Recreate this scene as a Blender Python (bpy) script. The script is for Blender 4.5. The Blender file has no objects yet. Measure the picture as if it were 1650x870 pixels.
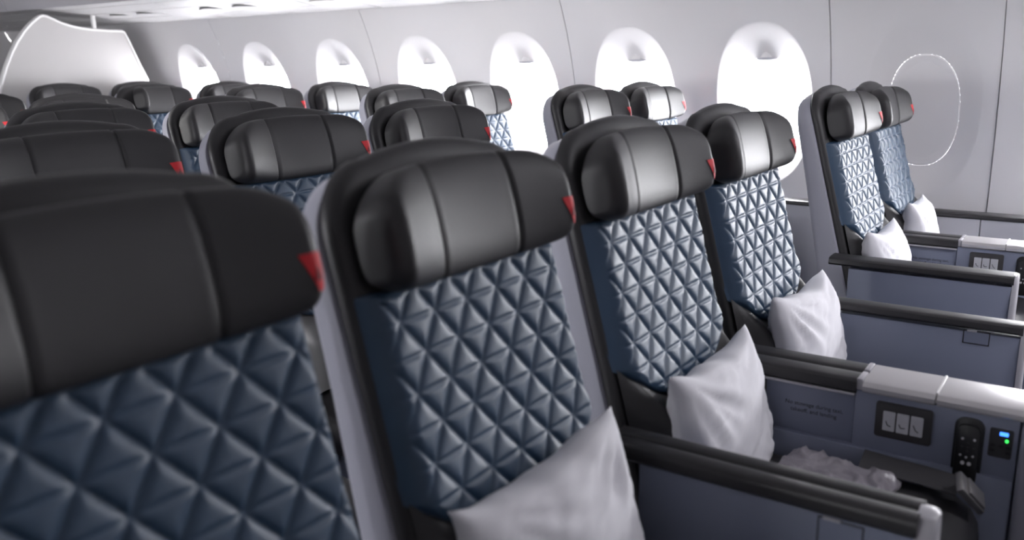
import bpy, bmesh, math, random
import numpy as np
from mathutils import Vector, Matrix, noise

random.seed(4)
SC = bpy.context.scene
COL = SC.collection
PI = math.pi
R = math.radians

# ------------------------------------------------------------------ camera
YAW, PITCH, ROLL, FPX = 0.9623688, -0.2385436, -0.0155406, 1383.1
ZT = 1.06                                      # height of the red headrest tags above the floor
CAM = Vector((-0.584119, -0.687252, 0.202179 + ZT))
fw = Vector((math.sin(YAW)*math.cos(PITCH), math.cos(YAW)*math.cos(PITCH), math.sin(PITCH)))
r0 = Vector((math.cos(YAW), -math.sin(YAW), 0))
u0 = r0.cross(fw)
rt = r0*math.cos(ROLL) + u0*math.sin(ROLL)
up = -r0*math.sin(ROLL) + u0*math.cos(ROLL)
cd = bpy.data.cameras.new('camera')
cam = bpy.data.objects.new('camera', cd)
COL.objects.link(cam)
m = Matrix((rt, up, -fw)).transposed().to_4x4()
m.translation = CAM
cam.matrix_world = m
cd.sensor_width = 36.0
cd.lens = FPX/1650*36.0
cd.clip_start = 0.02
cd.dof.use_dof = True
cd.dof.focus_distance = 2.6
cd.dof.aperture_fstop = 3.0
SC.camera = cam

# ------------------------------------------------------------------ world, lamps, exposure
W = bpy.data.worlds.new('daylight')
SC.world = W
W.use_nodes = True
bg = W.node_tree.nodes['Background']
bg.inputs[0].default_value = (0.96, 0.96, 1.0, 1)
bg.inputs[1].default_value = 42.0
SC.view_settings.view_transform = 'Standard'
SC.view_settings.look = 'None'
SC.view_settings.gamma = 1.0
SC.view_settings.exposure = 0.0
SC.cycles.max_bounces = 10
SC.cycles.diffuse_bounces = 6
SC.cycles.transparent_max_bounces = 12
SC.cycles.use_denoising = True
SC.cycles.sample_clamp_indirect = 8.0


def area(name, loc, aim, sx, sy, power, color=(1, 1, 1), portal=False, spread=180):
    l = bpy.data.lights.new(name, 'AREA')
    l.shape = 'RECTANGLE'
    l.size, l.size_y = sx, sy
    l.energy = power
    l.color = color
    l.spread = R(spread)
    o = bpy.data.objects.new(name, l)
    COL.objects.link(o)
    o.location = loc
    o.rotation_euler = Vector(aim).to_track_quat('-Z', 'Y').to_euler()
    if portal:
        l.cycles.is_portal = True
    return o


WIN_Y = [-1.95, -1.29, -0.645, 0.67, 1.335, 2.01, 2.70, 3.405, 4.13, 4.87]
PLUG_Y = -0.012
MIDX = 0.636                                   # the cabin is the same on both sides of this plane
for y in WIN_Y:                                # daylight enters by the cabin windows
    area('window_portal', (3.57, y, 1.03), (-1, 0, 0), 0.42, 0.58, 1.0, portal=True)
    if y > 0.5:
        area('window_portal', (2*MIDX-3.57, y, 1.03), (1, 0, 0), 0.42, 0.58, 1.0, portal=True)
area('bin_cove_lamp', (1.02, 2.6, 1.86), (1.0, 0, -0.12), 0.14, 12.0, 95, (1.0, 0.985, 0.975), spread=150)  # added fill brightening the right wall and bin, no fixture is built here
area('bin_cove_lamp', (2*MIDX-1.02, 2.6, 1.86), (-1.0, 0, -0.12), 0.14, 12.0, 10, (1.0, 0.985, 0.975), spread=150)  # weaker mirrored fill, likewise added, towards the left wall

area('forward_ceiling_lamp', (1.5, -1.9, 2.0), (0.70, 0.45, -0.50), 1.6, 0.4, 26, (0.95, 0.94, 1.0))  # fill added out of view to brighten the front row and forward wall


# ------------------------------------------------------------------ materials
def mat(name, color, rough=0.5, metallic=0.0, spec=0.5, bump=0.0, bscale=300.0, var=0.0, vscale=6.0,
        coat=0.0, emit=None, estr=0.0, sheen=0.0, kind='noise', bdist=0.002):
    mt = bpy.data.materials.new(name)
    mt.use_nodes = True
    nt = mt.node_tree
    b = nt.nodes['Principled BSDF']
    b.inputs['Base Color'].default_value = (*color, 1)
    b.inputs['Roughness'].default_value = rough
    b.inputs['Metallic'].default_value = metallic
    b.inputs['Specular IOR Level'].default_value = spec
    b.inputs['Coat Weight'].default_value = coat
    b.inputs['Sheen Weight'].default_value = sheen
    if emit:
        b.inputs['Emission Color'].default_value = (*emit, 1)
        b.inputs['Emission Strength'].default_value = estr
    tc = nt.nodes.new('ShaderNodeTexCoord')
    if var > 0:
        n = nt.nodes.new('ShaderNodeTexNoise')
        n.inputs['Scale'].default_value = vscale
        n.inputs['Detail'].default_value = 4
        nt.links.new(tc.outputs['Object'], n.inputs['Vector'])
        mx = nt.nodes.new('ShaderNodeMix')
        mx.data_type = 'RGBA'
        mx.inputs[6].default_value = (*[c*(1-var) for c in color], 1)
        mx.inputs[7].default_value = (*[min(1, c*(1+var)) for c in color], 1)
        nt.links.new(n.outputs['Fac'], mx.inputs[0])
        nt.links.new(mx.outputs[2], b.inputs['Base Color'])
    if bump > 0:
        if kind == 'voronoi':
            n2 = nt.nodes.new('ShaderNodeTexVoronoi')
            n2.inputs['Scale'].default_value = bscale
            out = n2.outputs['Distance']
        else:
            n2 = nt.nodes.new('ShaderNodeTexNoise')
            n2.inputs['Scale'].default_value = bscale
            n2.inputs['Detail'].default_value = 3
            out = n2.outputs['Fac']
        nt.links.new(tc.outputs['Object'], n2.inputs['Vector'])
        bp = nt.nodes.new('ShaderNodeBump')
        bp.inputs['Strength'].default_value = bump
        bp.inputs['Distance'].default_value = bdist
        nt.links.new(out, bp.inputs['Height'])
        nt.links.new(bp.outputs['Normal'], b.inputs['Normal'])
    return mt


M = {}
M['leather'] = mat('black leather', (0.024, 0.023, 0.025), 0.47, spec=0.55, bump=0.12, bscale=420, kind='voronoi', bdist=0.001, var=0.1)
M['pad'] = mat('black armrest skin', (0.022, 0.021, 0.023), 0.42, spec=0.5, bump=0.08, bscale=500)
M['navy'] = mat('navy quilted leather', (0.025, 0.058, 0.108), 0.47, spec=0.7, bump=0.10, bscale=420, kind='voronoi', bdist=0.001, var=0.08)
M['shell'] = mat('lavender grey shell', (0.33, 0.33, 0.385), 0.42, spec=0.45, bump=0.04, bscale=700)
M['panel'] = mat('blue grey side panel', (0.20, 0.22, 0.295), 0.42, spec=0.5, bump=0.04, bscale=700)
M['silver'] = mat('satin silver table', (0.56, 0.54, 0.55), 0.30, metallic=0.35, spec=0.6)
M['cap'] = mat('grey end cap', (0.42, 0.41, 0.44), 0.34, spec=0.5)
M['lightpanel'] = mat('pale grey panel', (0.50, 0.50, 0.54), 0.5)
M['wall'] = mat('warm white sidewall', (0.80, 0.785, 0.79), 0.55, spec=0.35, bump=0.02, bscale=500, var=0.015, vscale=2)
M['gap'] = mat('grey joint', (0.30, 0.29, 0.30), 0.8)
M['bin'] = mat('white bin panel', (0.52, 0.51, 0.515), 0.5, spec=0.35)
M['bindoor'] = mat('grey bin door', (0.55, 0.54, 0.57), 0.5)
M['partition'] = mat('white partition panel', (0.50, 0.485, 0.48), 0.6, var=0.02, vscale=3)
M['rim'] = mat('white edge trim', (0.85, 0.84, 0.83), 0.35)
M['cotton'] = mat('white cotton', (0.80, 0.79, 0.83), 0.85, spec=0.2, bump=0.15, bscale=900, sheen=0.2, bdist=0.0006)
M['carpet'] = mat('dark carpet', (0.03, 0.032, 0.045), 0.95, bump=0.5, bscale=400, var=0.3, vscale=60)
M['tag'] = mat('red tag', (0.55, 0.012, 0.02), 0.6)
M['tagmark'] = mat('dark red mark', (0.22, 0.008, 0.015), 0.6)
M['blackplastic'] = mat('black plastic', (0.012, 0.012, 0.013), 0.35)
M['darkplate'] = mat('dark switch plate', (0.035, 0.033, 0.035), 0.45)
M['key'] = mat('light grey key', (0.55, 0.55, 0.58), 0.4)
M['ink'] = mat('dark print', (0.03, 0.03, 0.035), 0.6)
M['whitekey'] = mat('pale button', (0.7, 0.68, 0.7), 0.4)
M['blue'] = mat('blue indicator', (0.02, 0.08, 0.5), 0.4, emit=(0.05, 0.22, 1.0), estr=3.0)
M['green'] = mat('green indicator', (0.02, 0.4, 0.05), 0.4, emit=(0.05, 0.9, 0.12), estr=2.0)
M['belt'] = mat('charcoal webbing', (0.05, 0.048, 0.052), 0.7, bump=0.4, bscale=600)
M['buckle'] = mat('grey buckle', (0.30, 0.29, 0.29), 0.35, metallic=0.7)
M['plastic'] = mat('crinkled grey wrap', (0.27, 0.25, 0.275), 0.28, spec=0.6, var=0.2, vscale=25, bump=0.25, bscale=60, bdist=0.004)
M['backing'] = mat('wall backing', (0.5, 0.5, 0.5), 0.8)


def glass_mat():
    mt = bpy.data.materials.new('window acrylic')
    mt.use_nodes = True
    nt = mt.node_tree
    nt.nodes.clear()
    o = nt.nodes.new('ShaderNodeOutputMaterial')
    mx = nt.nodes.new('ShaderNodeMixShader')
    lw = nt.nodes.new('ShaderNodeLayerWeight')
    pw = nt.nodes.new('ShaderNodeMath')
    pw.operation = 'POWER'
    pw.inputs[1].default_value = 5.0
    nt.links.new(lw.outputs['Facing'], pw.inputs[0])
    fr = nt.nodes.new('ShaderNodeMath')
    fr.operation = 'MULTIPLY_ADD'
    fr.inputs[1].default_value = 0.5
    fr.inputs[2].default_value = 0.04
    nt.links.new(pw.outputs[0], fr.inputs[0])
    t = nt.nodes.new('ShaderNodeBsdfTransparent')
    g = nt.nodes.new('ShaderNodeBsdfGlossy')
    g.inputs['Roughness'].default_value = 0.03
    nt.links.new(fr.outputs[0], mx.inputs[0])
    nt.links.new(t.outputs[0], mx.inputs[1])
    nt.links.new(g.outputs[0], mx.inputs[2])
    nt.links.new(mx.outputs[0], o.inputs[0])
    return mt


M['glass'] = glass_mat()


# ------------------------------------------------------------------ mesh helpers
def link_mesh(name, verts, faces, material, parent=None, smooth=True, sharp=None):
    me = bpy.data.meshes.new(name)
    me.from_pydata([tuple(v) for v in verts], [], faces)
    bm = bmesh.new()
    bm.from_mesh(me)
    bmesh.ops.remove_doubles(bm, verts=bm.verts, dist=1e-6)
    bmesh.ops.recalc_face_normals(bm, faces=bm.faces)
    bm.to_mesh(me)
    bm.free()
    for p in me.polygons:
        p.use_smooth = smooth
    if sharp:
        me.set_sharp_from_angle(angle=R(sharp))
    me.materials.append(material)
    o = bpy.data.objects.new(name, me)
    COL.objects.link(o)
    if parent:
        o.parent = parent
    return o


class MB:
    """collects primitive pieces and links them as one mesh object"""
    def __init__(self):
        self.v, self.f = [], []

    def add(self, verts, faces):
        k = len(self.v)
        self.v += [Vector(v) for v in verts]
        self.f += [tuple(i+k for i in f) for f in faces]
        return self

    def box(self, x0, x1, y0, y1, z0, z1, bev=0.0, seg=2):
        bm = bmesh.new()
        bmesh.ops.create_cube(bm, size=1)
        for v in bm.verts:
            v.co = Vector(((x0+x1)/2+v.co.x*(x1-x0), (y0+y1)/2+v.co.y*(y1-y0), (z0+z1)/2+v.co.z*(z1-z0)))
        if bev > 0:
            bmesh.ops.bevel(bm, geom=bm.edges[:], offset=bev, segments=seg, profile=0.5, affect='EDGES', clamp_overlap=True)
        bm.verts.index_update()
        self.add([v.co.copy() for v in bm.verts], [[v.index for v in f.verts] for f in bm.faces])
        bm.free()
        return self

    def loft(self, rings, closed=True, caps=True):
        n = len(rings[0])
        vs = [p for r in rings for p in r]
        fs = []
        for i in range(len(rings)-1):
            for j in range(n if closed else n-1):
                a, b = i*n+j, i*n+(j+1) % n
                fs.append((a, b, b+n, a+n))
        if caps:
            fs.append(tuple(range(n))[::-1])
            fs.append(tuple(range((len(rings)-1)*n, len(rings)*n)))
        return self.add(vs, fs)

    def grid(self, fn, us, vs):
        n = len(vs)
        pts = [fn(u, v) for u in us for v in vs]
        fs = [(i*n+j, (i+1)*n+j, (i+1)*n+j+1, i*n+j+1) for i in range(len(us)-1) for j in range(n-1)]
        return self.add(pts, fs)

    def xform(self, fn):
        self.v = [Vector(fn(v)) for v in self.v]
        return self

    def build(self, name, material, parent=None, smooth=True, sharp=40):
        return link_mesh(name, self.v, self.f, material, parent, smooth, sharp)


def tag(o, label=None, cat=None, group=None, kind=None):
    if label:
        o['label'] = label
    if cat:
        o['category'] = cat
    if group:
        o['group'] = group
    if kind:
        o['kind'] = kind
    return o


def empty(name, loc=(0, 0, 0)):
    o = bpy.data.objects.new(name, None)
    o.empty_display_size = 0.1
    COL.objects.link(o)
    o.location = loc
    return o


def copy_tree(o, parent=None):
    c = o.copy()
    COL.objects.link(c)
    if parent:
        c.parent = parent
    for ch in list(o.children):
        copy_tree(ch, c)
    return c


def sgnpow(a, e):
    return math.copysign(abs(a)**e, a)


def superell(a, b, p, n, cx=0, cy=0):
    return [(cx+a*sgnpow(math.cos(2*PI*k/n), 2/p), cy+b*sgnpow(math.sin(2*PI*k/n), 2/p)) for k in range(n)]


def rrect(x0, x1, y0, y1, r, n=5):
    pts = []
    for cx, cy, a0 in ((x1-r, y1-r, 0), (x0+r, y1-r, 90), (x0+r, y0+r, 180), (x1-r, y0+r, 270)):
        for k in range(n+1):
            a = R(a0+90*k/n)
            pts.append((cx+r*math.cos(a), cy+r*math.sin(a)))
    return pts


def sstep(a, b, x):
    t = max(0.0, min(1.0, (x-a)/(b-a)))
    return t*t*(3-2*t)


# ------------------------------------------------------------------ cabin shell
_WZ = np.array([0.0, 0.3, 0.6, 0.9, 1.06, 1.2, 1.4, 1.56, 1.7])
_WX = np.array([3.34, 3.43, 3.465, 3.46, 3.44, 3.41, 3.34, 3.265, 3.19])
_WP = np.polyfit(_WZ, _WX, 4)


def wx(z):
    return float(np.polyval(_WP, z))


floor = tag(MB().box(-2.4, 3.7, -3.7, 9.0, -0.08, 0.0).build('floor', M['carpet'], smooth=False), kind='structure')
seams = [-3.7, -2.93, -1.62, -0.295, 0.364, 1.68, 3.07, 4.50, 5.9, 7.3, 9.0]
mb = MB()                                      # furring strips closing the joints between the wall panels
for y in seams:
    mb.loft([[(wx(z)+0.022, y-0.025, z), (wx(z)+0.022, y+0.025, z), (wx(z)+0.035, y+0.025, z), (wx(z)+0.035, y-0.025, z)] for z in np.linspace(0, 1.62, 14)])
mb.loft([[(3.30, y, 1.60), (3.24, y, 1.64), (3.30, y, 2.3), (3.34, y, 2.3)] for y in (-3.7, 9.0)])
wall_right = tag(mb.build('wall_right', M['gap']), kind='structure')

OUT = dict(cz=1.045, hw=0.228, hh=0.375, p=2.3)
INN = dict(cz=1.02, hw=0.172, hh=0.244, p=2.5)
PLG = dict(cz=1.03, hw=0.142, hh=0.236, p=2.3)
NS = 16


def ell(d, yc, th, sc=1.0):
    return yc + sc*d['hw']*sgnpow(math.cos(th), 2/d['p']), d['cz'] + sc*d['hh']*sgnpow(math.sin(th), 2/d['p'])


def window_cell(mb, yc, y0, y1, z0, z1, dx, plug=False):
    inn = PLG if plug else INN
    per = []
    for side in range(4):
        for k in range(NS):
            t = -1+2*k/NS
            a, b = ((t, -1), (1, t), (-t, 1), (-1, -t))[side]
            per.append((y0+(a+1)/2*(y1-y0), z0+(b+1)/2*(z1-z0), math.atan2(b, a)))
    prof = [(0.0, 0.0), (0.04, 0.0012), (0.10, 0.0042), (0.2, 0.0105), (0.4, 0.0255), (0.6, 0.040), (0.8, 0.053), (0.95, 0.0625), (1.0, 0.066)]
    dsc = 0.42 if plug else 1.0
    rings = [[(wx(z)+dx, y, z) for y, z, th in per]]
    mid = []
    for y, z, th in per:
        ey, ez = ell(OUT, yc, th)
        yy, zz = (y+ey)/2, (z+ez)/2
        mid.append((wx(zz)+dx, yy, zz))
    rings.append(mid)
    for t, d in prof:
        ring = []
        for y, z, th in per:
            ey, ez = ell(OUT, yc, th)
            iy, iz = ell(inn, yc, th)
            yy, zz = ey+(iy-ey)*t, ez+(iz-ez)*t
            ring.append((wx(zz)+dx+d*dsc, yy, zz))
        rings.append(ring)
    if not plug:
        rings.append([(wx(ell(inn, yc, th)[1])+dx+0.095, *ell(inn, yc, th)) for y, z, th in per])
    mb.loft(rings, closed=True, caps=False)


def plain_strip(mb, y0, y1, z0, z1, dx, nz=6):
    # same sampling along the border as the window cells so the edges meet
    ys = [y0+(y1-y0)*k/NS for k in range(NS+1)]
    mb.grid(lambda y, z: (wx(z)+dx, y, z), ys, np.linspace(z0, z1, nz))


def wall_panel(y0, y1, wins, dx=0.0, plug=False):
    mb = MB()
    g = 0.0022
    cuts = [y0+g] + [(wins[i]+wins[i+1])/2 for i in range(len(wins)-1)] + [y1-g]
    for i, w in enumerate(wins):
        a, b = cuts[i], cuts[i+1]
        window_cell(mb, w, a, b, 0.655, 1.45, dx, plug)
        plain_strip(mb, a, b, 1.45, 1.60, dx)
        plain_strip(mb, a, b, 0.0, 0.655, dx, 8)
    if not wins:
        plain_strip(mb, y0+g, y1-g, 0.0, 1.60, dx, 14)
    # returned edges give the joint its depth
    zs = np.linspace(0, 1.60, 18)
    for y in (y0+g, y1-g):
        mb.grid(lambda d, z: (wx(z)+dx+d, y, z), [0.0, 0.045], zs)
    return mb.build('wall_panel', M['wall'], wall_right, sharp=28)


for a, b in zip(seams[:-1], seams[1:]):
    ws = [y for y in WIN_Y if a < y < b]
    if a < PLUG_Y < b:
        wall_panel(a, b, [PLUG_Y], plug=True)
    else:
        wall_panel(a, b, ws, dx=-0.012 if b < 0 else 0.0)

# blanked-off window: a plain plug with a fine joint round it
mb = MB()
ths = [2*PI*k/64 for k in range(64)]
rings = []
for sc, d in ((1.0, 0.0279), (0.990, 0.030), (0.985, 0.030), (0.970, 0.0265), (0.7, 0.026), (0.35, 0.026), (0.02, 0.026)):
    ring = []
    for th in ths:
        iy, iz = ell(PLG, PLUG_Y, th)
        y, z = PLUG_Y+(iy-PLUG_Y)*sc, INN['cz']+(iz-INN['cz'])*sc
        ring.append((wx(z)+d, y, z))
    rings.append(ring)
mb.loft(rings)
tag(mb.build('window_plug', M['wall'], wall_right), 'plain white oval plug in the window recess without glass')

for k, y in enumerate(sorted(WIN_Y, reverse=True)):
    dx = -0.012 if y < -0.3 else 0.0
    # frame ring with rounded section
    rings = []
    for sc, d in ((1.010, 0.069), (0.997, 0.0665), (0.988, 0.068), (0.985, 0.072), (0.985, 0.084), (1.010, 0.084), (1.010, 0.069)):
        ring = []
        for th in ths:
            iy, iz = ell(INN, y, th)
            yy, zz = y+(iy-y)*sc, INN['cz']+(iz-INN['cz'])*sc
            ring.append((wx(zz)+dx+d, yy, zz))
        rings.append(ring)
    fr = MB().loft(rings, caps=False).build('window_%d' % (k+1), M['rim'])
    tag(fr, kind='structure')
    ring = []
    for sc in (0.99, 0.5, 0.02):
        rr = []
        for th in ths:
            iy, iz = ell(INN, y, th)
            yy, zz = y+(iy-y)*sc, INN['cz']+(iz-INN['cz'])*sc
            rr.append((wx(zz)+dx+0.078, yy, zz))
        ring.append(rr)
    MB().loft(ring, caps=False).build('pane', M['glass'], fr)
    # lip of the raised shade: a lens shaped ledge with a wedge above
    mb = MB()
    zc = 1.256
    sec = []
    for a in np.linspace(-1, 1, 17):
        w = math.sqrt(max(0, 1-a*a))
        yy = y + a*0.052
        xb = wx(zc)+dx+0.076
        sec.append([(xb, yy, zc+0.007*w+0.001), (xb-0.036*w-0.001, yy, zc+0.005*w), (xb-0.040*w-0.001, yy, zc-0.001*w), (xb-0.036*w-0.001, yy, zc-0.007*w-0.001), (xb, yy, zc-0.008*w-0.002)])
    mb.loft(sec)
    mb.build('shade_handle', M['lightpanel'], fr)
    mb = MB()
    sec = []
    for a in np.linspace(-1, 1, 11):
        w = 1-a*a
        yy = y + a*0.024
        xb = wx(zc+0.03)+dx+0.062
        sec.append([(xb+0.016, yy, zc+0.004), (xb-0.022*w-0.001, yy, zc+0.006), (xb-0.008*w, yy, zc+0.020*w+0.008), (xb+0.012, yy, zc+0.030*w+0.008)])
    mb.loft(sec)
    mb.build('shade_grip', M['wall'], fr)

# overhead bin along the window side: underside boards, lip and door
BINP = [(3.245, 1.572), (3.04, 1.592), (2.84, 1.618), (2.66, 1.640), (2.49, 1.652)]


def binz(x):
    return float(np.interp(-x, [-p[0] for p in BINP], [p[1] for p in BINP]))


ceiling = MB()
ceiling.box(-2.4, 3.7, -3.7, 9.0, 2.25, 2.33)
ceiling = tag(ceiling.build('ceiling', M['bin'], smooth=False), kind='structure')
bin_trim = MB().grid(lambda y, k: (BINP[int(k)][0], y, BINP[int(k)][1]+0.03), [-3.7, 9.0], range(len(BINP)))
bin_trim.add([(3.3, -3.7, 1.602), (3.3, 9, 1.602), (3.3, 9, 2.25), (3.3, -3.7, 2.25)], [(0, 1, 2, 3)])
bin_trim = tag(bin_trim.build('trim_1', M['gap']), kind='structure')
bseams = [-3.7, -2.6, -1.23, 0.13, 1.49, 2.85, 4.21, 5.57, 6.93, 9.0]
for i in range(len(BINP)-1):
    (xa, za), (xb, zb) = BINP[i], BINP[i+1]
    for a, b in zip(bseams[:-1], bseams[1:]):
        g = 0.007
        off = 0.0 if i % 2 == 0 else 0.35
        mb = MB()
        y0, y1 = a+g+off, b-g+off
        if b == 9.0:
            y1 = 8.99
        xs0, xs1 = xa-g, xb+g
        mb.loft([[(xs0, y0, za+0.012), (xs0, y0, za), (xs1, y0, zb), (xs1, y0, zb+0.012)],
                 [(xs0, y1, za+0.012), (xs0, y1, za), (xs1, y1, zb), (xs1, y1, zb+0.012)]])
        mb.build('bin_board', M['bin'], bin_trim, smooth=False)
# reading-light and vent units in the board nearest the wall
for row in range(-1, 6):
    y = row*0.9885 - 0.1
    for yy in (y-0.16, y+0.16):
        x = 2.94
        z = binz(x)
        rings = []
        for r_, d in ((0.055, 0.0), (0.054, -0.005), (0.044, -0.008), (0.030, -0.004), (0.002, -0.003)):
            rings.append([(x+r_*1.2*math.cos(t), yy+1.6*r_*math.sin(t), z+d-0.026*r_*math.cos(t)) for t in np.linspace(0, 2*PI, 25)[:-1]])
        MB().loft(rings).build('reading_light', M['bin'], bin_trim)
# lip and door of the bin
for a, b in zip(bseams[:-1], bseams[1:]):
    pr = [(2.486, 1.642), (2.468, 1.640), (2.455, 1.655), (2.40, 1.80), (2.38, 1.98), (2.42, 2.10), (2.486, 2.10)]
    y0, y1 = a+0.003, b-0.003
    MB().loft([[(x, y0, z) for x, z in pr], [(x, y1, z) for x, z in pr]]).build('bin_door', M['bindoor'], bin_trim, sharp=30)

# the far side and the two ends of the cabin, out of frame
for src in [wall_right, bin_trim] + [o_ for o_ in list(COL.objects) if o_.name.startswith('window_') and o_.type == 'MESH' and not o_.parent]:
    c_ = copy_tree(src)
    c_.scale.x = -1
    c_.location.x = 2*MIDX
    if src is wall_right:
        c_.name = 'wall_left'
    elif src is bin_trim:
        c_.name = 'trim_2'
    else:
        c_.name = 'window_%d' % (int(src.name.split('_')[1])+len(WIN_Y))
        yw = sum(v.co.y for v in src.data.vertices)/len(src.data.vertices)
        for ch in (c_.children if yw < 0.5 else ()):   # unseen forward panes made opaque, added to cut light from the far side
            if ch.name.startswith('pane'):
                ch.name = 'window_shade'
                ch.data = ch.data.copy()
                ch.data.materials[0] = M['wall']
tag(MB().box(-2.4, 3.7, -3.78, -3.7, 0, 2.25).build('wall_front', M['wall'], smooth=False), kind='structure')
tag(MB().box(-2.4, 3.7, 9.0, 9.08, 0, 2.25).build('wall_back', M['wall'], smooth=False), kind='structure')

# white class divider behind the last row
PY = 5.22
k_ = (PY+0.687)/(5.3+0.687)
pp = [(2.10, 0.02), (2.12, 0.7), (2.21, 1.111), (2.241, 1.189), (2.278, 1.275), (2.326, 1.365), (2.372, 1.437), (2.426, 1.504), (2.475, 1.552), (2.519, 1.586),
      (2.545, 1.602), (2.566, 1.607), (2.590, 1.602), (2.625, 1.587), (2.684, 1.562), (2.75, 1.543), (2.82, 1.530), (2.899, 1.523), (3.02, 1.518), (3.118, 1.517),
      (3.138, 1.507), (3.160, 1.46), (3.19, 1.387), (3.235, 1.275), (3.288, 1.16), (3.33, 1.02), (3.34, 0.6), (3.30, 0.02)]
pp = [(CAM.x+(x-CAM.x)*k_, CAM.z+(z-CAM.z)*k_ if z > 0.5 else z) for x, z in pp]
part = MB()
part.loft([[(x, PY+0.006, z) for x, z in pp], [(x, PY+0.034, z) for x, z in pp]])
part = tag(part.build('partition', M['partition'], sharp=30),
           'white curved class divider panel with a peaked top behind the last row', 'partition')
mb = MB()
rings = []
for i in range(1, 25):
    x, z = pp[i]
    dx, dz = pp[i+1][0]-pp[i-1][0], pp[i+1][1]-pp[i-1][1]
    l = math.hypot(dx, dz)
    nx, nz = -dz/l, dx/l
    rings.append([(x+nx*o_, PY+0.02+w_, z+nz*o_) for o_, w_ in ((-0.008, -0.02), (0.004, -0.022), (0.010, -0.012), (0.010, 0.012), (0.004, 0.022), (-0.008, 0.02))])
mb.loft(rings)
mb.build('edge_trim', M['rim'], part)
MB().box(2.86, 2.885, PY+0.008, PY+0.032, 1.50, binz(2.87)+0.005, 0.003).build('bracket', M['rim'], part)


# ------------------------------------------------------------------ the passenger seat
RA = R(15.0)
UP = Vector((0, math.sin(RA), math.cos(RA)))
NV = Vector((0, -math.cos(RA), math.sin(RA)))


def bk(x, n, s):
    """back-rest coordinates (across, forward, up along the back) to seat coordinates"""
    return Vector((x, 0, ZT)) + NV*n + UP*s


def back_outline(w, s0, s1, rx, rz, crown, ins=0.0):
    w, s1 = w-ins, s1-ins
    pts = [(-w, s0), (-w, s0*0.66+s1*0.34), (-w, s0*0.33+s1*0.67)]
    for k in range(0, 11):
        a = PI - k/10*PI/2
        pts.append((-w+rx+rx*math.cos(a), s1-crown-rz+rz*math.sin(a)))
    xs = np.linspace(-w+rx, w-rx, 11)[1:-1]
    for x in xs:
        pts.append((x, s1-crown*(x/(w-rx))**2))
    for k in range(0, 11):
        a = PI/2 - k/10*PI/2
        pts.append((w-rx+rx*math.cos(a), s1-crown-rz+rz*math.sin(a)))
    pts += [(w, s0*0.33+s1*0.67), (w, s0*0.66+s1*0.34), (w, s0)]
    return pts


# headrest -----------------------------------------------------------
HX = 0.212
HB = -0.069


def hr_params(x):
    a = abs(x)
    rp = max(0.0, min(1.0, (a-0.084)/0.108))
    nf = -0.034 + 0.003*(a/0.09)**2 + 0.024*(0.8*rp+0.2*rp*rp)
    top = 0.096 - 0.017*(x/HX)**2
    bot = -0.064 + 0.004*(x/HX)**2
    e = max(0.0, min(1.0, (a-(HX-0.022))/0.022))
    k = math.sqrt(max(0.0, 1-e*e))
    nf = HB + (nf-HB)*(0.55+0.45*k)
    e1 = max(0.0, min(1.0, (a-(HX-0.075))/0.075))
    top -= 0.050*(1-math.sqrt(max(0, 1-e1*e1)))
    e2 = max(0.0, min(1.0, (a-(HX-0.035))/0.035))
    bot += 0.020*(1-math.sqrt(max(0, 1-e2*e2)))
    # stitched seams at both sides of the centre panel
    dseam = abs(a-(0.094 + 0.008*0))
    g = math.exp(-(dseam/0.0028)**2)
    nf -= 0.0045*g
    top -= 0.003*g
    bot += 0.003*g
    return nf, top, bot


def hr_surf(x, t):
    nf, top, bot = hr_params(x)
    hn, hs = (nf-HB)/2, (top-bot)/2
    p = 3.8
    c, s = math.cos(t), math.sin(t)
    n = (nf+HB)/2 + hn*sgnpow(c, 2/p)
    sv = (top+bot)/2 + hs*sgnpow(s, 2/p)
    n += 0.006*max(0, c)*(1-((sv-0.02)/0.085)**2)       # soft pillow bulge
    return n, sv


HT = [2*PI*k/44 for k in range(44)]


def headrest_piece(x0, x1, nx, cap_end=True):
    xs = []
    for k in range(nx+1):
        f = k/nx
        xs.append(x0+(x1-x0)*(f if abs(x1) < 0.15 else math.sin(f*PI/2)))
    for sx in (0.0880, 0.0905, 0.0925, 0.094, 0.0955, 0.0975, 0.100):
        if min(abs(x0), abs(x1)) <= sx <= max(abs(x0), abs(x1)):
            xs += [math.copysign(sx, x0 if abs(x0) > abs(x1) else x1)] if x0*x1 > 0 or x0 == 0 or x1 == 0 else [sx, -sx]
    xs = sorted(set(round(x, 5) for x in xs), reverse=x1 < x0)
    mb = MB()
    rings = []
    for x in xs:
        rings.append([(x, *hr_surf(x, t)) for t in HT])
    mb.loft(rings)
    return mb


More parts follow.
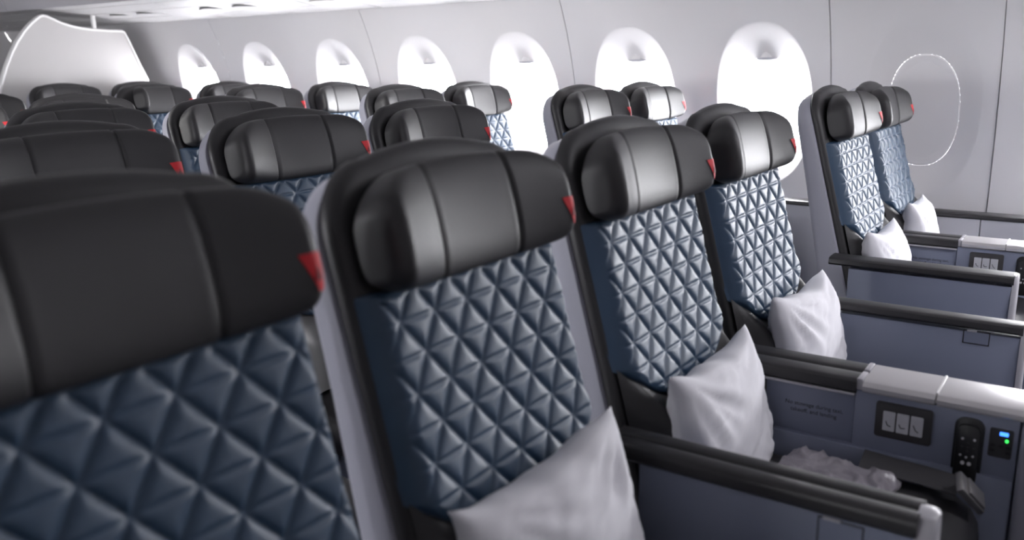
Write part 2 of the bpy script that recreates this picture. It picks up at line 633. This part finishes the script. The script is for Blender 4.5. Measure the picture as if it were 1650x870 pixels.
def make_quilt():
    xs = np.concatenate([[-0.227, -0.226, -0.2245], np.linspace(-0.222, 0.222, 170), [0.2245, 0.226, 0.227]])
    vs = np.linspace(0, 1, 150)
    bx, hz = 0.0745, 0.0465

    def slow(x):
        return -0.425 + 0.100*min(1.0, abs(x/0.227))**2.6

    ax, az = hz/math.hypot(bx/2, hz), (bx/2)/math.hypot(bx/2, hz)

    def per(d, T):
        d = d % T
        return min(d, T-d)

    def fn(x, v):
        s0, s1 = slow(x), -0.056
        s = s0+(s1-s0)*v
        sx, ss = x-0.004, s+0.24
        T = bx*ax
        d1 = per(sx*ax+ss*az, T)
        d2 = per(sx*ax-ss*az, T)
        d3 = per(ss, hz)
        da = min(d1, d2)
        h = 0.0075*(1-math.exp(-da/0.0050)) - 0.0034*math.exp(-(d3/0.0030)**2)*(1-math.exp(-da/0.004))
        e = min(x+0.227, 0.227-x)
        b = min(e, (s-s0)*1.2, (s1-s)*1.5)
        edge = sstep(0.0, 0.022, b)
        plain = sstep(0.012, 0.026, min(b, e))
        n = -0.088 + 0.034*math.sqrt(sstep(0.0, 0.030, e)*min(1, 0.35+sstep(0, 0.012, b))) + (0.006*(1-plain)+h*plain)*edge
        n += 0.012*sstep(-0.26, -0.42, s) - 0.008*(1-(x/0.227)**2)      # lumbar curve, slight dish
        return bk(x, n, s)
    return MB().grid(fn, xs, vs), slow


def make_seat():
    root = empty('passenger_seat')
    # grey shell behind
    mb = MB()
    rings = []
    for n, ins in ((-0.108, 0.006), (-0.112, 0.0), (-0.145, 0.002), (-0.158, 0.010), (-0.166, 0.028), (-0.168, 0.07)):
        rings.append([bk(x, n-(0.028*sstep(-0.05, -0.40, s) if n < -0.13 else 0), s) for x, s in back_outline(0.234, -0.72, 0.118, 0.095, 0.095, 0.014, ins)])
    mb.loft(rings)
    mb.build('back_shell', M['shell'], root)
    # black leather back cushion with rounded front edge
    mb = MB()
    rings = []
    for n, ins in ((-0.110, 0.004), (-0.104, 0.0), (-0.094, 0.0), (-0.085, 0.004), (-0.080, 0.012), (-0.078, 0.026), (-0.080, 0.06)):
        rings.append([bk(x, n, s) for x, s in back_outline(0.230, -0.60, 0.130, 0.09, 0.095, 0.015, ins)])
    mb.loft(rings)
    mb.build('back_cushion', M['leather'], root)
    q, slow = make_quilt()
    q.build('quilted_panel', M['navy'], root, sharp=None)

    # lumbar bolster below the quilt
    def lum(x, v):
        s0, s1 = -0.60, slow(x)+0.004
        s = s0+(s1-s0)*v
        e = min(x+0.226, 0.226-x)
        edge = sstep(0, 0.05, e)
        bul = math.sqrt(max(0.0, sstep(0.0, 0.45, 1-v)))
        n = -0.075 + (0.022 + 0.036*bul)*edge**0.6 + 0.018*sstep(0.12, 0.2, abs(x))*edge*bul
        return bk(x, n, s)
    MB().grid(lum, np.linspace(-0.226, 0.226, 46), np.linspace(0, 1, 26)).build('lumbar_bolster', M['leather'], root)

    # headrest: centre panel, two wings, red tag
    def place(mb):
        return mb.xform(lambda v: bk(v.x, v.y, v.z))
    hc = place(headrest_piece(-0.094, 0.094, 26)).build('headrest', M['leather'], root)
    place(headrest_piece(-0.094, -HX, 26)).build('headrest_wing', M['leather'], hc)
    place(headrest_piece(0.094, HX, 26)).build('headrest_wing', M['leather'], hc)
    place(MB().box(-0.05, 0.05, -0.085, -0.060, -0.03, 0.05, 0.004)).build('headrest_mount', M['blackplastic'], hc)

    def on_head(x, s, lift):
        nf, top, bot = hr_params(x)
        hs, sc = (top-bot)/2, (top+bot)/2
        t = math.asin(max(-1, min(1, sgnpow((s-sc)/hs, 1.9))))
        n, _ = hr_surf(x, t)
        e = max(0.0, (x-(HX-0.022))/0.022)
        d = Vector((e, math.sqrt(max(0, 1-e*e)), 0))
        return bk(x+d.x*lift, n+d.y*lift, s)

    def tagfn(a, b):
        s = 0.002-0.042*b
        xl = 0.176+0.017*b
        x = xl+(0.2112-xl)*math.sin(a*PI/2)
        return on_head(x, s, 0.0016)
    tg = MB().grid(tagfn, np.linspace(0, 1, 12), np.linspace(0, 1, 8)).build('fabric_tag', M['tag'], hc)
    tag(tg, 'small red fabric tag at the headrest edge')

    def markfn(a, b):
        s = -0.012-0.016*b
        xm = 0.193
        x = xm + (a-0.5)*0.012*b
        return on_head(x, s, 0.0023)
    MB().grid(markfn, np.linspace(0, 1, 5), np.linspace(0.05, 1, 5)).build('tag_emblem', M['tagmark'], hc)

    # seat cushion
    mb = MB()
    rings = []
    for (y, zt, zb, k) in ((-0.02, 0.450, 0.37, 0.90), (-0.04, 0.462, 0.36, 0.97), (-0.12, 0.466, 0.35, 1), (-0.25, 0.464, 0.35, 1), (-0.38, 0.468, 0.35, 1), (-0.48, 0.474, 0.35, 1),
                           (-0.53, 0.468, 0.345, 1), (-0.556, 0.450, 0.345, 0.995), (-0.570, 0.420, 0.35, 0.985), (-0.574, 0.385, 0.36, 0.97)):
        c, hw = -0.025, 0.200*k
        ring = []
        for px, pz in superell(1, 1, 5, 28):
            z = (zt+zb)/2+pz*(zt-zb)/2
            if pz > 0.5:
                z += 0.010*abs(px)**3-0.004
            ring.append((c+px*hw, y, z))
        rings.append(ring)
    mb.loft(rings)
    mb.build('seat_cushion', M['leather'], root)
    mb = MB().box(-0.215, 0.165, -0.50, 0.02, 0.10, 0.352, 0.02)
    mb.box(-0.19, -0.13, -0.45, 0.06, 0.0, 0.11, 0.008).box(0.08, 0.14, -0.45, 0.06, 0.0, 0.11, 0.008)
    mb.build('seat_base', M['panel'], root)
    return root


seat = make_seat()
TX = {'A1': 0.042, 'A2': 0.56, 'A3': 1.1462, 'A4': 1.7062, 'E1': 2.7066, 'E2': 3.2666}
TZ = {'A1': 0.005, 'A2': -0.004, 'A3': -0.006, 'A4': -0.008, 'E1': 0.006, 'E2': 0.004}
RP = 0.9885
SEATS = [
    ('A1', 0, 'huge blurred dark quilted seat filling the lower left, nearest the camera'),
    ('A2', 0, 'navy quilted front-row seat right of the nearest one, holding the largest pillow'),
    ('A3', 0, 'navy quilted front-row seat with a wrapped blanket and belt buckle on its cushion'),
    ('A4', 0, 'navy quilted front-row seat beside the aisle, right of the one with the wrapped blanket'),
    ('E1', 0, 'front-row pale blue lit seat across the aisle, left of the window pair'),
    ('E2', 0, 'front-row pale blue lit window seat in front of the white window plug'),
    ('A2', 1, 'second-row seat whose wide dark headrest shows right above the nearest seat'),
    ('A3', 1, 'second-row seat with black headrest between the nearest seat and the largest pillow seat'),
    ('A4', 1, 'second-row seat with black headrest just behind the seat with the largest pillow'),
    ('E1', 1, 'second-row seat at the aisle, seen above the headrest of the wrapped blanket seat'),
    ('E2', 1, 'second-row window seat in front of the window second nearest the plug'),
    ('A3', 2, 'third-row seat, wide dark headrest directly above the second-row leftmost headrest'),
    ('A4', 2, 'third-row seat with black headrest left of the second-row middle one'),
    ('E1', 2, 'third-row seat at the aisle, half hidden left of the overexposed window seat'),
    ('E2', 2, 'third-row window seat almost washed out by the daylight behind it'),
    ('A3', 3, 'fourth-row seat, only its dark headrest corner showing low at the left edge'),
    ('A4', 3, 'fourth-row seat, thin dark headrest directly below the small last-row one by the partition'),
    ('E1', 3, 'fourth-row seat at the aisle with a coral red tag and grey sheen'),
    ('E2', 3, 'fourth-row window seat with a pale silvery headrest under the third window from the left'),
    ('A4', 4, 'fifth-row seat with a red tag, cut by the left edge before the partition'),
    ('E1', 4, 'fifth-row seat with one headrest wing folded forward'),
    ('E2', 4, 'fifth-row window seat, small grey headrest between the two leftmost windows'),
    ('E1', 5, 'last-row seat at the aisle, small headrest against the white partition'),
    ('E2', 5, 'last-row window seat mostly hidden behind the seat with the folded wing'),
]
ROWN = ['front row seats', 'second row seats', 'third row seats', 'fourth row seats', 'fifth row seats', 'last row seats']
for i, (c, r_, lab) in enumerate(SEATS):
    o = seat if i == 0 else copy_tree(seat)
    o.location = (TX[c]-0.212, r_*RP, TZ[c])
    if (c, r_) == ('A2', 0):
        o.scale.x = 0.95
        o.location = (TX[c]-0.205, -0.008, TZ[c])
    tag(o, lab, 'seat', ROWN[r_])
    if (c, r_) == ('E1', 4):                       # headrest wing folded forward on one seat
        for h in o.children:
            if h.name.startswith('headrest'):
                for wg in h.children:
                    if wg.name.startswith('headrest_wing') and sum(v.co.x for v in wg.data.vertices) < 0:
                        piv = bk(-0.096, -0.030, 0)
                        wg.matrix_local = Matrix.Translation(piv) @ Matrix.Rotation(R(48), 4, UP) @ Matrix.Translation(-piv)


# ------------------------------------------------------------------ armrests and consoles
def pad_section(x0, x1, z, humps, h=0.026, g=0.007):
    pts = [(x0+0.006, z-h), (x0, z-h+0.006)]
    w = (x1-x0)/humps
    for k in range(humps):
        for j in range(9):
            a = PI - j/8*PI
            pts.append((x0+w*(k+0.5)+w/2*0.985*sgnpow(math.cos(a), 0.6), z-0.013+0.013*sgnpow(math.sin(a), 0.6) if j not in (0, 8) else z-0.013))
        if k < humps-1:
            pts.append((x0+w*(k+1), z-0.015))
    pts += [(x1, z-h+0.006), (x1-0.006, z-h)]
    return pts


def pad(name, x0, x1, y0, y1, z, humps, parent, h=0.030):
    sec = pad_section(x0, x1, z, humps, h)
    mb = MB().loft([[(x, y0, zz) for x, zz in sec], [(x, y1, zz) for x, zz in sec]])
    return mb.build(name, M['pad'], parent, sharp=35)


def armrest(x0, x1, y0, y1, z, humps, label, door=None, slot=False):
    o = tag(empty('armrest', ((x0+x1)/2, (y0+y1)/2, 0)), label, 'armrest')
    cx, cy = o.location.x, o.location.y
    L = lambda a, b, c, d: (a-cx, b-cx, c-cy, d-cy)
    pad('armrest_pad', x0-cx, x1-cx, y0-cy, y1-cy, z, humps, o, h=0.030 if humps == 2 else 0.024)
    b = 0.006
    X0, X1, Y0, Y1 = L(x0+b, x1-b, y1+0.004, y0-0.06)
    mb = MB().box(X0, X1, Y0, Y1, 0.12, z-0.031, 0.003)
    mb.box(X0+0.01, X1-0.01, Y0+0.08, Y1-0.02, 0.0, 0.125)
    mb.build('side_panel', M['panel'], o)
    # rounded end cap closing the front
    rings = []
    for y, k in ((0.004, 1.0), (-0.010, 1.0), (-0.018, 0.94), (-0.022, 0.80)) if humps == 2 else ((0.004, 0.99), (-0.003, 1.0), (-0.007, 0.95), (-0.009, 0.85)):
        ring = []
        for px, pz in superell(1, 1, 4, 24):
            ring.append((px*k*((x1-x0)/2+0.002), y1-cy+y, (z+0.003+0.12)/2 + pz*(z+0.003-0.12)/2*(1-(1-k)*0.08)))
        rings.append(ring)
    MB().loft(rings).build('end_cap', M['cap'], o)
    if door:
        a, b_, z0, z1 = door
        # small fold-out flap: proud plate inside a dark joint
        MB().box(X0-0.0006, X0+0.002, b_-cy-0.002, a-cy+0.002, z0-0.002, z1+0.002).build('flap_joint', M['ink'], o)
        MB().box(X0-0.0022, X0+0.002, b_-cy+0.0005, a-cy-0.0005, z0+0.0005, z1-0.0005, 0.001, 1).build('flap', M['panel'], o)
        MB().box(X0-0.004, X0+0.002, (a+b_)/2-cy-0.0, a-cy-0.006, z1-0.001, z1+0.004, 0.001, 1).build('flap_latch', M['cap'], o)
    return o


armrest(0.587, 0.664, -0.055, -0.535, 0.648, 2, 'black topped divider between the two largest pillows, small flap on its side', door=(-0.405, -0.466, 0.545, 0.612))
armrest(1.704, 1.772, -0.090, -0.572, 0.630, 1, 'black topped aisle armrest right of the third pillow from the left', door=(-0.447, -0.502, 0.570, 0.600))
armrest(2.130, 2.222, -0.005, -0.512, 0.652, 1, 'thick black topped armrest across the aisle with a pale grey outer side')
armrest(2.130, 2.222, RP-0.005, RP-0.512, 0.652, 1, 'black topped aisle armrest of the second-row seat, glimpsed behind the front-row aisle seats')


def text_mesh(name, body, size, material, parent, mw):
    cu = bpy.data.curves.new(name, 'FONT')
    cu.body = body
    cu.size = size
    cu.align_x = 'CENTER'
    cu.extrude = 0.0003
    t = bpy.data.objects.new(name, cu)
    COL.objects.link(t)
    bpy.context.view_layer.update()
    me = bpy.data.meshes.new_from_object(t)
    bpy.data.objects.remove(t)
    bpy.data.curves.remove(cu)
    o = bpy.data.objects.new(name, me)
    me.materials.append(material)
    COL.objects.link(o)
    o.parent = parent
    o.matrix_local = mw
    return o


# plane of a console face looking to -X: text runs towards -Y
FACE = Matrix(((0, 0, -1, 0), (-1, 0, 0, 0), (0, 1, 0, 0), (0, 0, 0, 1)))


def slab(pts, x, d):
    """flat plate on the -X face: outline pts (y,z), face at x, thickness d towards +X, soft front edge"""
    cy = sum(p[0] for p in pts)/len(pts)
    cz = sum(p[1] for p in pts)/len(pts)
    sh = lambda k: [(cy+(y-cy)*k, cz+(z-cz)*k) for y, z in pts]
    return MB().loft([[(x+d, y, z) for y, z in pts], [(x+0.0006, y, z) for y, z in pts], [(x, y, z) for y, z in sh(0.985)]])


def make_console(label):
    """double console; local x=0 is the face looking to -X, y is the seat's own y"""
    o = tag(empty('console'), label, 'console')
    z = 0.640
    pad('armrest_pad', 0.0, 0.122, -0.085, -0.332, z, 2, o)
    for k in (0, 1):
        MB().box(0.004+0.061*k, 0.055+0.061*k, -0.343, -0.331, z-0.022, z+0.002, 0.003).build('hinge_cap', M['cap'], o)
    # body, recessed under the pad, ledge below
    MB().box(0.012, 0.112, -0.330, -0.150, 0.500, z-0.030, 0.002).build('stowage_panel', M['panel'], o)
    MB().box(-0.001, 0.123, -0.330, -0.10, z-0.0345, z-0.0295, 0.001, 1).build('panel_edge', M['cap'], o)  # pale strip stands in for light caught along the stowage panel's top edge
    MB().box(0.004, 0.118, -0.616, -0.331, 0.500, z-0.022, 0.002).build('control_panel', M['panel'], o)
    mb = MB().box(-0.004, 0.124, -0.616, -0.170, 0.10, 0.501, 0.004)
    mb.box(0.02, 0.10, -0.55, -0.12, 0.0, 0.11)
    mb.build('console_body', M['panel'], o)
    MB().box(-0.010, 0.130, -1.02, -0.620, 0.0, z-0.024, 0.016, 3).build('front_module', M['shell'], o)
    # folding cocktail table on top, two leaves with a bright hinge line
    for a, b in ((-0.344, -0.474), (-0.478, -1.02)):
        sec = [(0.0, z-0.022), (-0.003, z-0.018), (-0.003, z-0.010), (0.004, z-0.002), (0.012, z), (0.110, z), (0.118, z-0.002), (0.125, z-0.010), (0.125, z-0.018), (0.122, z-0.022)]
        MB().loft([[(x, a, zz) for x, zz in sec], [(x, b, zz) for x, zz in sec]]).build('table_leaf', M['silver'], o, sharp=25)
    MB().box(0.006, 0.116, -0.4785, -0.4735, z-0.02, z+0.0015, 0.0008, 1).build('table_hinge', M['rim'], o)
    # switch plate with three keys
    f = 0.004
    pl = slab(rrect(-0.474, -0.372, 0.5325, 0.605, 0.006), f-0.004, 0.004).build('switch_plate', M['darkplate'], o)
    for k in range(3):
        y0 = -0.3865-0.0250*k
        kb = slab(rrect(y0-0.0222, y0, 0.548, 0.588, 0.002), f-0.0065, 0.003).build('switch_key', M['key'], pl)
        mb = MB()
        p0 = [(y0-0.006, 0.568), (y0-0.009, 0.560), (y0-0.015, 0.558)][: 3]
        if k == 1:
            p0 = [(y0-0.005, 0.566), (y0-0.008, 0.559), (y0-0.016, 0.560)]
        if k == 2:
            p0 = [(y0-0.005, 0.570), (y0-0.010, 0.560), (y0-0.015, 0.557)]
        for (ya, za), (yb, zb) in zip(p0[:-1], p0[1:]):
            d = Vector((yb-ya, zb-za)).normalized()*0.0009
            q = [(ya-d.y, za+d.x), (yb-d.y, zb+d.x), (yb+d.y, zb-d.x), (ya+d.y, za-d.x)]
            mb.loft([[(f-0.0071, y, zz) for y, zz in q], [(f-0.006, y, zz) for y, zz in q]])
        mb.build('seat_symbol', M['ink'], pl, smooth=False)
    # handset in its dark cradle
    cr = slab(rrect(-0.562, -0.512, 0.470, 0.606, 0.018, 8), f-0.003, 0.004).build('handset_cradle', M['blackplastic'], o)
    rm = slab(rrect(-0.557, -0.517, 0.476, 0.594, 0.014, 8), f-0.011, 0.008).build('handset', M['blackplastic'], cr)
    def dots(name, pts, rad, material):
        mb = MB()
        for y, zz in pts:
            c = [(y+rad*math.cos(t), zz+rad*math.sin(t)) for t in np.linspace(0, 2*PI, 11)[:-1]]
            mb.loft([[(f-0.0125, a, b) for a, b in c], [(f-0.0105, a, b) for a, b in c]])
        return mb.build(name, material, cr, smooth=False)
    for q in ((-0.528, 0.567), (-0.548, 0.568)):
        dots('handset_button', [q], 0.0024, M['key'])
    for q in ((-0.527, 0.534), (-0.537, 0.531), (-0.548, 0.535)):
        dots('handset_button', [q], 0.0022, M['key'])
    for q in ((-0.532, 0.519), (-0.543, 0.519)):
        dots('handset_button', [q], 0.0036, M['whitekey'])
    for q in ((-0.528, 0.551), (-0.538, 0.551), (-0.548, 0.551), (-0.538, 0.560), (-0.538, 0.543)):
        dots('handset_button', [q], 0.0020, M['darkplate'])
    # power and audio port plate with its lights
    pt = slab(rrect(-0.608, -0.570, 0.540, 0.596, 0.004), f-0.003, 0.004).build('port_plate', M['darkplate'], o)
    slab(rrect(-0.600, -0.586, 0.584, 0.591, 0.001), f-0.0036, 0.001).build('display_light', M['blue'], pt)
    slab([(-0.5985+0.0028*math.cos(t), 0.575+0.0034*math.sin(t)) for t in np.linspace(0, 2*PI, 13)[:-1]], f-0.0036, 0.001).build('status_light', M['green'], pt)
    for y, zz in ((-0.577, 0.563), (-0.590, 0.563), (-0.602, 0.562), (-0.577, 0.553), (-0.602, 0.552)):
        slab(rrect(y-0.004, y+0.004, zz-0.0022, zz+0.0022, 0.001), f-0.0036, 0.001).build('port', M['blackplastic'], pt)
    return o


console = make_console('grey centre console with silver top between the wrapped blanket seat and aisle seat')
console.location = (1.112, 0, 0)
sp = [c for c in console.children if c.name.startswith('stowage_panel')][0]
for k, (body, zz) in enumerate((('No stowage during taxi,', 0.558), ('takeoff, and landing', 0.544))):
    text_mesh('printed_notice', body, 0.0120, M['ink'], sp, Matrix.Translation((0.0118, -0.250, zz)) @ FACE)
c2 = copy_tree(console)
c2.location = (2.662, 0.034, 0.0)
tag(c2, 'grey console with bright silver top between the two front-row seats by the window', 'console')
c3 = copy_tree(console)
c3.location = (0.038, 0.0, -0.02)
tag(c3, 'dark console end at the bottom edge right of the nearest seat', 'console')


def wall_rest(y0, y1, label):
    o = tag(empty('window_armrest', (3.36, (y0+y1)/2, 0)), label, 'armrest')
    d = (y1-y0)/2
    pad('armrest_pad', -0.050, 0.035, -d, d, 0.632, 1, o, h=0.024)
    mb = MB()
    mb.box(-0.042, 0.03, -d, d*0.25, 0.10, 0.608, 0.003)
    mb.build('side_panel', M['lightpanel'], o)
    MB().box(-0.042, 0.03, d*0.25+0.003, d, 0.10, 0.608, 0.003).build('side_panel', M['lightpanel'], o)
    MB().box(-0.03, 0.02, -d+0.05, d-0.05, 0.0, 0.11).build('foot', M['panel'], o)
    return o


wall_rest(-0.95, 0.10, 'slim black armrest rail along the wall behind the last visible pillow')
wall_rest(0.14, 1.09, 'black wall rail glimpsed between the front-row aisle seats')


# ------------------------------------------------------------------ pillows
def make_pillow(seed, w=0.205, h=0.150, t=0.062):
    n = 44
    us = np.linspace(-1, 1, n)
    off = Vector((seed*7.3, seed*3.1, 0))

    def side(sg):
        def fn(u, v):
            e = 1-0.13*(1-abs(v)**2.4)*abs(u)**3
            g = 1-0.16*(1-abs(u)**2.4)*abs(v)**3
            x, z = w*u*e, h*v*g
            a = max(0.0, (1-u*u)*(1-v*v))
            y = t*a**0.42
            # creases run from corners and across the belly
            c = noise.noise(Vector((u*1.1, v*0.9, sg*2.0))+off)*0.007
            for (cu, cv) in ((1, 1), (-1, 1), (1, -1), (-1, -1)):
                du, dv = u-cu, v-cv
                rr = math.hypot(du, dv)
                an = math.atan2(dv*cv, du*cu)
                c += 0.014*noise.noise(Vector((an*5.5, rr*0.7, cu+2*cv))+off)*math.exp(-((rr-0.55)/0.5)**2)
            fold = noise.noise(Vector((u*0.9+v*0.5, (u*0.75-v)*4.2, 5))+off)
            c -= 0.0045*max(0.0, 1-abs(fold)*6)
            y += c*min(1.0, a*2.2)
            x += noise.noise(Vector((v*2.1, u, 9))+off)*0.012*abs(u)
            z += noise.noise(Vector((u*2.1, v, 4))+off)*0.012*abs(v)
            return Vector((x, -sg*y, z))
        return fn
    return MB().grid(side(1), us, us).grid(side(-1), us, us)


PIL = [('A2', 'largest white pillow in the foreground, right of the nearest dark seat', (-0.035, -0.140, 0.604), (-14, -1, -2), 1),
       ('A3', 'creased white pillow beside the grey wrapped blanket', (-0.020, -0.140, 0.574), (-14, 3, 2), 2),
       ('A4', 'white pillow on the aisle seat, third from the left', (-0.015, -0.138, 0.580), (-14, 2, 0), 3),
       ('E1', 'bright white pillow on the front-row seat across the aisle', (-0.060, -0.125, 0.566), (-14, 3, 0), 4),
       ('E2', 'small bright white pillow on the window seat, farthest right of the pillows', (-0.050, -0.130, 0.578), (-14, 4, 3), 5)]
for c, lab, (px, py, pz), (rx, ry, rz), sd in PIL:
    o = make_pillow(sd).build('pillow', M['cotton'], sharp=None)
    o.location = (TX[c]-0.212+px, py, pz)
    o.rotation_euler = (R(rx), R(ry), R(rz))
    if c == 'A2':
        o.scale = (0.93, 1, 1)
    tag(o, lab, 'pillow', 'white pillows on the front row')

# ------------------------------------------------------------------ wrapped blanket, belt and buckle on the third seat
us = np.linspace(-1, 1, 40)


def blan(u, v, top):
    x, y = 0.085*u, 0.105*v
    a = max(0.0, (1-abs(u)**5)*(1-abs(v)**5))
    z = 0.026*a**0.5 if top else 0.0
    if top:
        z += (0.008*noise.noise(Vector((u*1.6, v*2.2, 1))) + 0.010*max(0, 1-6*abs(noise.noise(Vector((u*1.5+v*1.0, v*2.4-u, 3))))))*min(1, a*3)
    x += 0.010*noise.noise(Vector((v*3, 2, 0)))*abs(u)
    y += 0.016*noise.noise(Vector((u*3, 7, 0)))*abs(v)
    return Vector((x, y, max(z, 0) + (0.006*abs(v)**6 if top else 0)))


o = MB().grid(lambda u, v: blan(u, v, True), us, us).grid(lambda u, v: blan(u, v, False), us, us).build('wrapped_blanket', M['plastic'], sharp=None)
o.location = (0.985, -0.325, 0.468)
o.rotation_euler = (0, 0, R(-8))
tag(o, 'grey blanket in crinkled plastic wrap lying on the seat behind the divider', 'blanket')

path = [(1.080, -0.36, 0.490), (1.079, -0.42, 0.486), (1.076, -0.47, 0.486), (1.066, -0.51, 0.488), (1.056, -0.535, 0.490)]
mb = MB()
rings = []
for x, y, z in path:
    rings.append([(x-0.024, y, z-0.007), (x+0.024, y, z+0.010), (x+0.024, y, z+0.012), (x-0.024, y, z-0.005)])
mb.loft(rings)
belt = tag(mb.build('seat_belt', M['belt'], sharp=30), 'charcoal seat belt strap with grey buckle lying over the cushion edge', 'belt')
bkl = MB()
bkl.box(-0.023, 0.023, -0.035, 0.035, 0.0, 0.014, 0.004)
bk1 = bkl.build('buckle', M['buckle'], belt)
bk1.location = (1.046, -0.549, 0.486)
bk1.rotation_euler = (R(52), R(-22), R(14))
bl = MB().box(-0.019, 0.019, -0.030, 0.018, 0.013, 0.019, 0.003).build('buckle_lever', M['buckle'], bk1)
